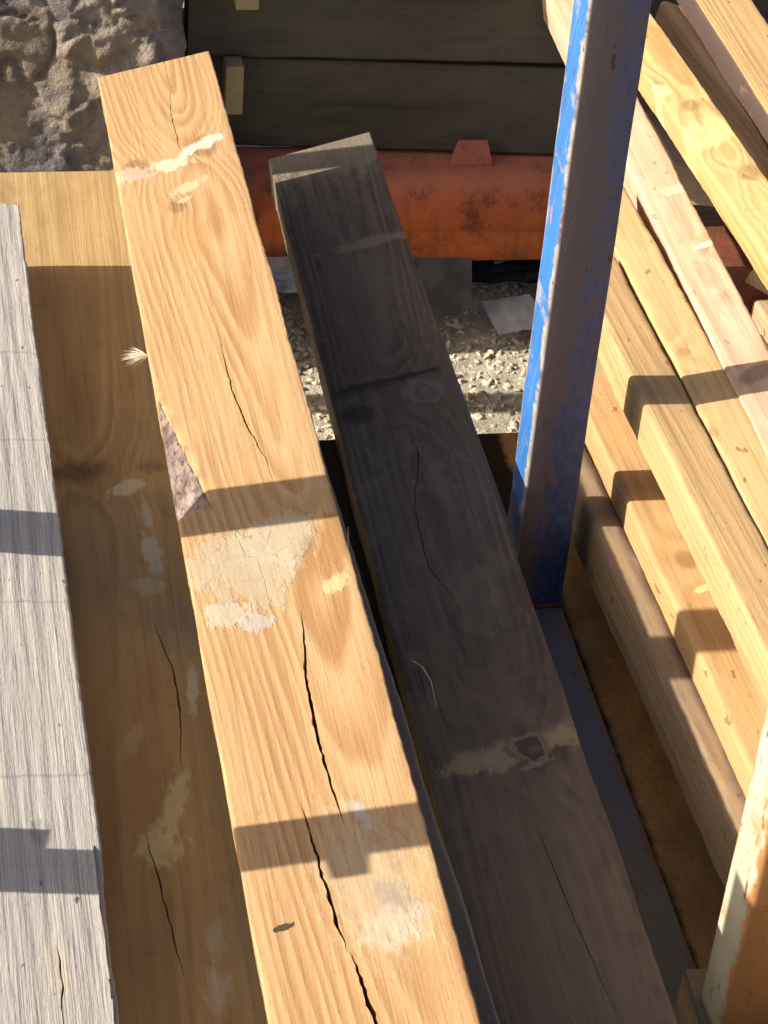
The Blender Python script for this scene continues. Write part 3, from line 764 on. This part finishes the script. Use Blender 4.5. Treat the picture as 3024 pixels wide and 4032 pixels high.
M_T3 = pine_mat("pine_pink", 103.0, (0.56, 0.385, 0.255), (0.42, 0.25, 0.155), rings=190, knots=((0.012, 0.265, 0.007), (0.008, 0.165, 0.006)),
    patches=((0.016, 0.40, 0.016, 0.010, 0.3, (0.72, 0.60, 0.46), 0.6, 0.5, 60), (0.016, 0.292, 0.014, 0.008, 0.35, (0.55, 0.30, 0.14), 0.7, 0.5, 60), (0.018, 0.275, 0.016, 0.006, 0.35, (0.80, 0.68, 0.50), 0.8, 0.4, 60), (-0.0, 0.02, 0.03, 0.012, 0.5, (0.20, 0.14, 0.12), 0.6, 0.5, 60)),
    fibre=0.6, weather=((0.58, 0.45, 0.36), 0.3))
timber("timber", "long pinkish timber with fine parallel grain lying beside the square ended one", "timber", M_T3, 0.050, 0.050, -0.85, 1.25, 97.0, (0.1915, 0, 0.2620), yaw=R(-2.0), roll=R(10.5), group=GRP_R, arris=0.0035, step=0.01)
M_T4 = pine_mat("pine_figured", 109.0, (0.54, 0.375, 0.165), (0.36, 0.215, 0.075), rings=105, pith=(0.002, -0.012), tilt=(0.015, 0.055), contrast=1.0, wob=0.011, long=4.5, streak=0.15,
    knots=((-0.022, 0.53, 0.014), (0.0, 0.47, 0.013), (0.012, 0.30, 0.014), (-0.012, 0.40, 0.010)), patches=((-0.022, 0.525, 0.012, 0.022, 0.2, (0.84, 0.66, 0.34), 0.7, 0.5, 60), (-0.002, 0.40, 0.04, 0.03, 0.1, (0.82, 0.63, 0.30), 0.5, 0.6, 50)))
timber("timber", "wide yellow timber with swirling figured grain and knots lying above the pinkish one", "timber", M_T4, 0.0500, 0.047, 0.0, 1.25, 101.0, (0.2560, 0, 0.333), yaw=R(1.2), group=GRP_R, arris=0.0028, step=0.008, roll=R(17))
M_T5 = pine_mat("pine_shaded", 113.0, (0.50, 0.345, 0.22), (0.35, 0.21, 0.115), rings=150)
timber("timber", "shaded brown timber with a rounded pale end sunk behind the yellow figured one", "timber", M_T5, 0.042, 0.060, 0.2, 0.860, 107.0, (0.3805, 0, 0.286), yaw=R(2.0), roll=R(-12), group=GRP_R, arris=0.009, step=0.008, cut1=(-0.02, 0))
def painted_side_shade(g, col, h):
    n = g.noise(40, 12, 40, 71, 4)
    mk = (1.0 - g.ss(g.x, -0.0372, -0.0350)) * g.ss(n, 0.10, 0.35)  # left face painted near black for the shadow lying on it
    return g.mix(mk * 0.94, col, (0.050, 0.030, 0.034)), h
M_T6 = pine_mat("pine_d", 127.0, (0.57, 0.385, 0.175), (0.43, 0.265, 0.10), rings=220, pith=(0.02, -0.06), extra=painted_side_shade)
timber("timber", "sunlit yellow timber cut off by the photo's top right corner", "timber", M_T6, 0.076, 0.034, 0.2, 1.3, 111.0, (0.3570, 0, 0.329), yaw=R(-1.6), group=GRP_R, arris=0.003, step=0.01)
M_lowt = wood("rough_grey_wood", (0.62, 0.54, 0.42), (0.46, 0.38, 0.28), 131.0, rings=160, contrast=0.5, saw=0.5, blotch=0.2, weather=((0.52, 0.46, 0.37), 0.5), rough=0.9)
timber("timber", "rough grey sawn timber end in the shaded gap beside the pinkish timber", "timber", M_lowt, 0.085, 0.050, 0.605, 1.3, 117.0, (0.325, 0, 0.182), yaw=R(-1), group=GRP_R, arris=0.002, step=0.01, cut1=(0, 0), cut0=(-0.02, 0.0))
for k, (bx, be, bz, sd) in enumerate(((0.335, 0.42, 0.060, 119.0), (0.405, 0.50, 0.068, 121.0), (0.335, 0.26, 0.182, 123.0), (0.405, 0.30, 0.17, 125.0))):
    timber("timber", ("brown timber end low in the shaded gap, left of its neighbour", "brown timber end low in the shaded gap, right of its neighbour", "upper shaded timber end low in the gap by the cut cross piece", "hidden timber behind the cut cross piece")[k],
           "timber", M_T5, 0.064, 0.05, -0.5, be, sd, (bx, 0, bz), group=GRP_R, arris=0.006, step=0.03, roll=R(3 * (k - 1)))
M_end = wood("cut_end_wood", (0.66, 0.53, 0.34), (0.50, 0.32, 0.16), 137.0, rings=200, pith=(0.01, -0.02), contrast=0.7)
o = timber("cross_piece", "sawn cross piece with a bright slanting end face at the right edge", "cross piece", M_end, 0.060, 0.060, 0.0, 0.30, 131.0, (0.3200, 0.255, 0.279), yaw=R(-84), arris=0.002, cut0=(0.020, -0.65), step=0.02, roll=R(4))
# bearers under the right stack
for by in (-0.15, -0.62):
    bearer("thin %s bearer under the right stack, on the rusty plate" % ("farther" if by > -0.4 else "nearer"), 0.090, 0.44, by, -0.0315, 0.0325, 0.05, by * 10, "thin bearers under the right stack")
for (by, z0, z1, x0, x1) in ((0.75, 0.20, 0.262, 0.24, 0.46), (1.1, 0.19, 0.26, 0.19, 0.46), (0.70, GZ, 0.13, 0.29, 0.5)):
    bearer("%s packer hidden under the yellow timbers at the back" % {0.75: "middle", 1.1: "farthest", 0.70: "lowest"}[by], x0, x1, by, z0, z1, 0.05, by * 12, "packers at the back of the right stack")

# ------------------------------------------------------------------ back: dark beams, orange bar
M_back = wood("dark_back_wood", (0.100, 0.090, 0.075), (0.055, 0.048, 0.040), 141.0, rings=160, contrast=0.5, weather=((0.125, 0.115, 0.095), 0.6), blotch=0.6, dirt=((0.055, 0.048, 0.04), 0.6), saw=0.25, streak=0.6)
def back_beam(label, x0, x1, yl, yr, z0, z1, depth, seed, **kw):
    """big baulk along X, seen on its front face"""
    L = x1 - x0; yaw = math.atan2(yr - yl, x1 - x0)
    o = link("baulk", timber_mesh("baulk", depth, z1 - z0, 0, L, seed, step=0.012, arris=0.004, cols=6, edge=0.0015), M_back, loc=(x0, yl + depth / 2, z1))
    o.rotation_euler = (0, 0, R(-90) + yaw)
    return tag(o, label, "baulk", "dark baulks stacked behind the orange bar")
GRP_B = "dark baulks stacked behind the orange bar"
back_beam("upper dark weathered baulk across the back, cut off by the photo's top", -0.26, 0.60, 1.02, 0.965, 0.1455, 0.30, 0.16, 151.0)
back_beam("lower dark baulk across the back, just above the orange bar", -0.30, 0.62, 1.045, 0.955, 0.006, 0.138, 0.16, 157.0)
M_stick = wood("sticker_wood", (0.42, 0.36, 0.20), (0.30, 0.24, 0.12), 149.0, rings=200, contrast=0.4)
def sticker(label, c, s, rz=0.0):
    bm = bmesh.new(); box_bm(bm, Vector((0, 0, 0)), s, 0.002)
    return tag(from_bm("sticker", bm, M_stick, None, c, (0, 0, rz)), label, "sticker", "pale stickers between the dark baulks")
sticker("pale sticker end below the upper dark baulk, beside the sunlit timber's end", (-0.205, 1.012, 0.111), (0.024, 0.05, 0.070))
sticker("pale sticker end on the upper dark baulk at the photo's top edge", (-0.195, 0.985, 0.255), (0.030, 0.05, 0.036))

def mat_orange():
    g = G("orange_steel")
    a = g.noise(20, 20, 20, 1, 6, 0.65); b = g.noise(140, 140, 140, 3, 5, 0.7); c = g.noise(6, 60, 60, 6, 3)
    col = g.mix(g.ss(a, 0.3, 0.7), (0.58, 0.160, 0.045), (0.42, 0.105, 0.038))
    col = g.mix(g.ss(g.z, -0.105, -0.04) * 0.5, col, (0.52, 0.155, 0.10))
    col = g.mix(g.ss(a + (b - 0.5) * 0.5, 0.52, 0.70) * 0.75, col, (0.13, 0.055, 0.035))
    dr = g.noise(35, 8, 6, 12, 4, 0.6)
    col = g.mix(g.ss(dr, 0.52, 0.7) * 0.5, col, (0.17, 0.075, 0.05))
    col = g.mix(g.ss(g.z, -0.05, -0.012) * 0.45, col, (0.30, 0.16, 0.13))
    col = g.mix(g.ss(b, 0.56, 0.72) * 0.4, col, (0.20, 0.08, 0.04))
    return g.done(col, 0.7, b * 0.5 + c * 0.3 + a, 0.002, spec=0.25)
M_orange = mat_orange()
def orange_bar():
    L0, L1 = -0.21, 0.66
    prof = [(0.06, -0.145), (0.004, -0.145), (0.0, -0.141), (0.0, -0.100), (0.0015, -0.0985), (0.0015, -0.0965), (0.0, -0.095), (0.0, -0.045)]
    for k in range(1, 9):
        a = R(90 * k / 8); prof.append((0.032 - 0.032 * math.cos(a), -0.045 + 0.032 * math.sin(a)))
    prof += [(0.05, -0.013), (0.053, -0.010), (0.09, -0.010), (0.09, -0.145)]
    bm = bmesh.new(); rows = []
    n = 90
    for i in range(n + 1):
        x = L0 + (L1 - L0) * i / n
        rows.append([bm.verts.new((x, y + 0.0016 * nz(x * 7, z * 20, 3) + 0.0006 * nz(x * 30, z * 40, 5), z + 0.0012 * nz(x * 6, 2, y * 9))) for (y, z) in prof])
    k = len(prof)
    for a, b in zip(rows, rows[1:]):
        for j in range(k): bm.faces.new((a[j], a[(j + 1) % k], b[(j + 1) % k], b[j]))
    bm.faces.new(rows[0][::-1]); bm.faces.new(rows[-1])
    bmesh.ops.recalc_face_normals(bm, faces=bm.faces)
    return bm
ob = from_bm("steel_bar", orange_bar(), M_orange, None, (0, 0.945, 0.012), (0, 0, R(-1.5)), ang=50)
tag(ob, "scuffed orange red steel bar with a rounded top running across the back", "steel bar")
bm = bmesh.new()
vs = [(-0.030, -0.016), (0.030, -0.016), (0.026, 0.0), (0.021, 0.019), (-0.019, 0.019), (-0.025, 0.004)]
f = [bm.verts.new((x, 0.0, z)) for x, z in vs]; b = [bm.verts.new((x, 0.006, z)) for x, z in vs]
bm.faces.new(f[::-1]); bm.faces.new(b)
for i in range(6): bm.faces.new((f[i], f[(i + 1) % 6], b[(i + 1) % 6], b[i]))
bmesh.ops.recalc_face_normals(bm, faces=bm.faces)
from_bm("lug", bm, M_orange, ob, (0.128, 0.040, 0.003), (R(-14), 0, 0))
# orange bent strap and grey strap at the bar's left end, pale blue rag under it
bm = bmesh.new()
pts = [(-0.215, -0.012, -0.005), (-0.165, -0.016, 0.0), (-0.168, -0.020, -0.055), (-0.190, -0.030, -0.045), (-0.178, -0.006, -0.088), (-0.21, -0.004, -0.08)]
vv = [bm.verts.new(q) for q in pts]
for fcs in ((0, 1, 3), (1, 2, 3), (2, 4, 3), (3, 4, 5), (0, 3, 5)): bm.faces.new([vv[i] for i in fcs])
bmesh.ops.solidify(bm, geom=bm.faces[:], thickness=0.003)
from_bm("bent_flange", bm, M_orange, ob, (0, 0, 0), ang=20)
g = G("grey_strap"); M_strap = g.done(g.mix(g.noise(60, 60, 60, 2, 4), (0.20, 0.15, 0.15), (0.32, 0.25, 0.25)), 0.7, g.noise(200, 200, 200, 3, 3), 0.001)
bm = bmesh.new(); prev = None
for i in range(15):
    t = i / 14
    c = Vector((-0.142 + 0.035 * t, 0.940 - 0.012 * math.sin(t * 3), 0.036 - 0.052 * t + 0.006 * math.sin(t * 7)))
    cur = [bm.verts.new(c + Vector((-0.009, 0, 0.002 * math.sin(t * 9)))), bm.verts.new(c + Vector((0.009, -0.002, 0)))]
    if prev: bm.faces.new((prev[0], prev[1], cur[1], cur[0]))
    prev = cur
bmesh.ops.solidify(bm, geom=bm.faces[:], thickness=0.0015)
tag(from_bm("strap", bm, M_strap), "crumpled grey strap hanging over the orange bar's left end", "strap")
g = G("blue_rag"); n = g.noise(40, 40, 40, 2, 5, 0.7)
M_rag = g.done(g.mix(g.ss(n, 0.35, 0.65), (0.30, 0.42, 0.60), (0.62, 0.60, 0.56)), 0.8, n, 0.004)
def crumple(name, mat, W, H, amp, seed, loc, rot, thick=0.0012, n=16):
    bm = bmesh.new()
    gr_ = [[bm.verts.new((W * (i / n - .5), H * (j / n - .5), amp * (mn.fractal(Vector((i / n * 2.2, j / n * 2.2, seed)), 0.8, 2.0, 3)))) for j in range(n + 1)] for i in range(n + 1)]
    for i in range(n):
        for j in range(n): bm.faces.new((gr_[i][j], gr_[i + 1][j], gr_[i + 1][j + 1], gr_[i][j + 1]))
    bmesh.ops.solidify(bm, geom=bm.faces[:], thickness=thick)
    return from_bm(name, bm, mat, None, loc, rot, ang=50)
tag(crumple("rag", M_rag, 0.09, 0.05, 0.012, 3.0, (-0.125, 0.92, -0.135), (R(50), R(5), R(10))), "pale blue rag below the orange bar, between the two timbers", "rag")

bm = bmesh.new(); box_bm(bm, Vector((0, 0, 0)), (0.22, 0.10, 0.14), 0.004)
tag(from_bm("steel_block", bm, rusty("red_oxide", (0.20, 0.060, 0.030), (0.09, 0.035, 0.022), (0.14, 0.06, 0.035), 44.0), None, (0.385, 0.535, 0.045)), "red brown painted steel in the shaded gap under the rough grey timber end", "steel bearer")

# ------------------------------------------------------------------ litter on the ground
g = G("white_paper"); n = g.noise(14, 14, 14, 3, 4); n2 = g.noise(60, 60, 60, 5, 4, 0.7)
M_paper = g.done(g.mix(g.ss(n2, 0.6, 0.7) * 0.6, (0.72, 0.72, 0.73), (0.40, 0.38, 0.36)), 0.8, n, 0.004)
tag(crumple("paper", M_paper, 0.075, 0.075, 0.004, 8.0, (0.195, 0.905, GZ + 0.022), (R(8), R(-3), R(8))), "crumpled white sheet lying on the gravel behind the blue post", "paper")
g = G("black_film"); n = g.noise(24, 24, 24, 3, 5)
M_film = g.done(g.mix(n, (0.018, 0.018, 0.02), (0.05, 0.048, 0.045)), 0.35, n, 0.01, spec=0.5)
tag(crumple("black_film", M_film, 0.34, 0.14, 0.03, 15.0, (0.16, 1.06, GZ + 0.05), (R(25), 0, R(-4)), n=26), "crumpled black plastic film heaped under the orange bar", "plastic film")
g = G("grey_plastic"); n = g.noise(30, 30, 30, 9, 4)
M_gp = g.done(g.mix(g.ss(n, 0.4, 0.7), (0.06, 0.057, 0.054), (0.10, 0.097, 0.094)), 0.5, n, 0.001)
bm = bmesh.new()
for zz in (0.0, 0.004):
    pass
vs = [(-0.05, 0.075), (0.05, 0.085), (0.022, -0.055), (-0.035, -0.06)]
f = [bm.verts.new((x, y, 0.004)) for x, y in vs]; b = [bm.verts.new((x, y, 0)) for x, y in vs]
bm.faces.new(f[::-1]); bm.faces.new(b)
for i in range(4): bm.faces.new((f[i], f[(i + 1) % 4], b[(i + 1) % 4], b[i]))
bmesh.ops.recalc_face_normals(bm, faces=bm.faces)
tag(from_bm("plastic_plate", bm, M_gp, None, (0.10, 0.93, GZ + 0.075), (R(48), R(-6), R(4))), "grey tapering plastic plate leaning in the dark below the orange bar", "plastic plate")
g = G("shiny_foil"); M_foil = g.done((0.35, 0.40, 0.46), 0.3, g.noise(60, 60, 60, 4, 3), 0.003)
tag(crumple("foil_scrap", M_foil, 0.034, 0.016, 0.006, 21.0, (0.178, 0.955, GZ + 0.085), (R(30), R(10), R(35)), n=8), "small shiny blue grey scrap among the black film", "scrap")
for k, (lx, ly, sx, sy, rz, lb) in enumerate(((-0.085, 1.06, 0.05, 0.16, 10, "pale crumpled sheet on the ground seen between the two timbers, farther piece"), (-0.075, 0.885, 0.05, 0.07, -14, "pale crumpled sheet on the ground seen between the two timbers, nearer piece"))):
    tag(crumple("sheet_scrap", M_paper, sx, sy, 0.022, 31.0 + k, (lx, ly, GZ + 0.03), (R(6), R(4), R(rz)), n=14), lb, "sheet", "pale sheets on the ground between the timbers")

# ------------------------------------------------------------------ small things
g = G("down_fluff"); M_fluff = g.done((0.85, 0.82, 0.74), 0.9)
def fibres(name, n, c, length, spread, seed, r=0.00025, dirn=Vector((-1, -0.1, 0.2))):
    rnd = random.Random(seed); bm = bmesh.new()
    for _ in range(n):
        d = (dirn + Vector((rnd.uniform(-1, 1), rnd.uniform(-1, 1), rnd.uniform(-.4, .6))) * spread).normalized()
        L = length * rnd.uniform(.4, 1.0); p = Vector(c); prev = None
        side = d.cross(Vector((0, 0, 1))).normalized() * r
        for i in range(5):
            t = i / 4
            q = p + d * L * t + Vector((0, 0, -0.25 * L * t * t)) + Vector((rnd.uniform(-1, 1), rnd.uniform(-1, 1), 0)) * L * 0.03
            rr_ = 1 - 0.7 * t
            cur = [bm.verts.new(q + side * rr_), bm.verts.new(q - side * rr_), bm.verts.new(q + Vector((0, 0, r * 1.6 * rr_)))]
            if prev:
                for a in range(3): bm.faces.new((prev[a], prev[(a + 1) % 3], cur[(a + 1) % 3], cur[a]))
            prev = cur
    return from_bm(name, bm, M_fluff)
tag(fibres("down_feather", 90, (-0.3915, 0.128, 0.236), 0.028, 0.55, 2), "tiny white tuft of down caught on the sunlit timber's left edge", "feather")
tag(fibres("seed_tuft", 26, (0.101, -0.305, 0.0855), 0.012, 1.2, 6, 0.00018, Vector((0, 0, 0.3))), "tiny starry seed tuft on the stained brown timber", "seed tuft")
def curl(name, pts, r0, mat):
    bm = bmesh.new(); prev = None; n = len(pts)
    for i, q in enumerate(pts):
        rr_ = r0 * (1 - 0.75 * i / (n - 1)); q = Vector(q)
        cur = [bm.verts.new(q + Vector((math.cos(a) * rr_, 0, math.sin(a) * rr_ * .5))) for a in (0, 1.57, 3.14, 4.71)]
        if prev:
            for a in range(4): bm.faces.new((prev[a], prev[(a + 1) % 4], cur[(a + 1) % 4], cur[a]))
        else: bm.faces.new(cur[::-1])
        prev = cur
    bm.faces.new(prev)
    return from_bm(name, bm, mat)
M_spl = wood("splinter_wood", (0.62, 0.47, 0.27), (0.45, 0.30, 0.14), 161.0)
for (pts, r0, lb) in (([(-0.2025, -0.300, 0.192), (-0.198, -0.318, 0.200), (-0.195, -0.340, 0.203), (-0.195, -0.368, 0.198)], 0.0012, "long curled splinter in the dark gap beside the sunlit timber"),
                      ([(-0.251, -0.225, 0.2555), (-0.2485, -0.212, 0.260), (-0.2475, -0.205, 0.266)], 0.0014, "short pale splinter standing up on the sunlit timber's right edge"),
                      ([(-0.3185, -0.050, 0.2530), (-0.3125, -0.042, 0.2545), (-0.3065, -0.036, 0.2545)], 0.0008, "thin pale splinter stuck in the sunlit timber's crack"),
                      ([(-0.347, -0.030, 0.2525), (-0.341, -0.029, 0.2532), (-0.337, -0.030, 0.2525)], 0.0007, "tiny pale wood chip lying left of the crack")):
    tag(curl("splinter", pts, r0, M_spl), lb, "splinter")
bm = bmesh.new(); box_bm(bm, Vector((0, 0, 0)), (0.009, 0.004, 0.003), 0.001)
tag(from_bm("chip", bm, M_paper, None, (0.094, -0.405, -0.0305), (0, 0.1, 0.4)), "small white chip on the rusty plate", "chip")
M_blk = wood("offcut_wood", (0.34, 0.25, 0.15), (0.20, 0.13, 0.07), 167.0, weather=((0.18, 0.16, 0.14), 0.5))
timber("offcut", "small brown offcut standing on the rail at the photo's bottom right", "offcut", M_blk, 0.034, 0.055, -0.16, 0.0, 171.0, (0.006, -0.545, 0.055), yaw=R(-3), arris=0.003)
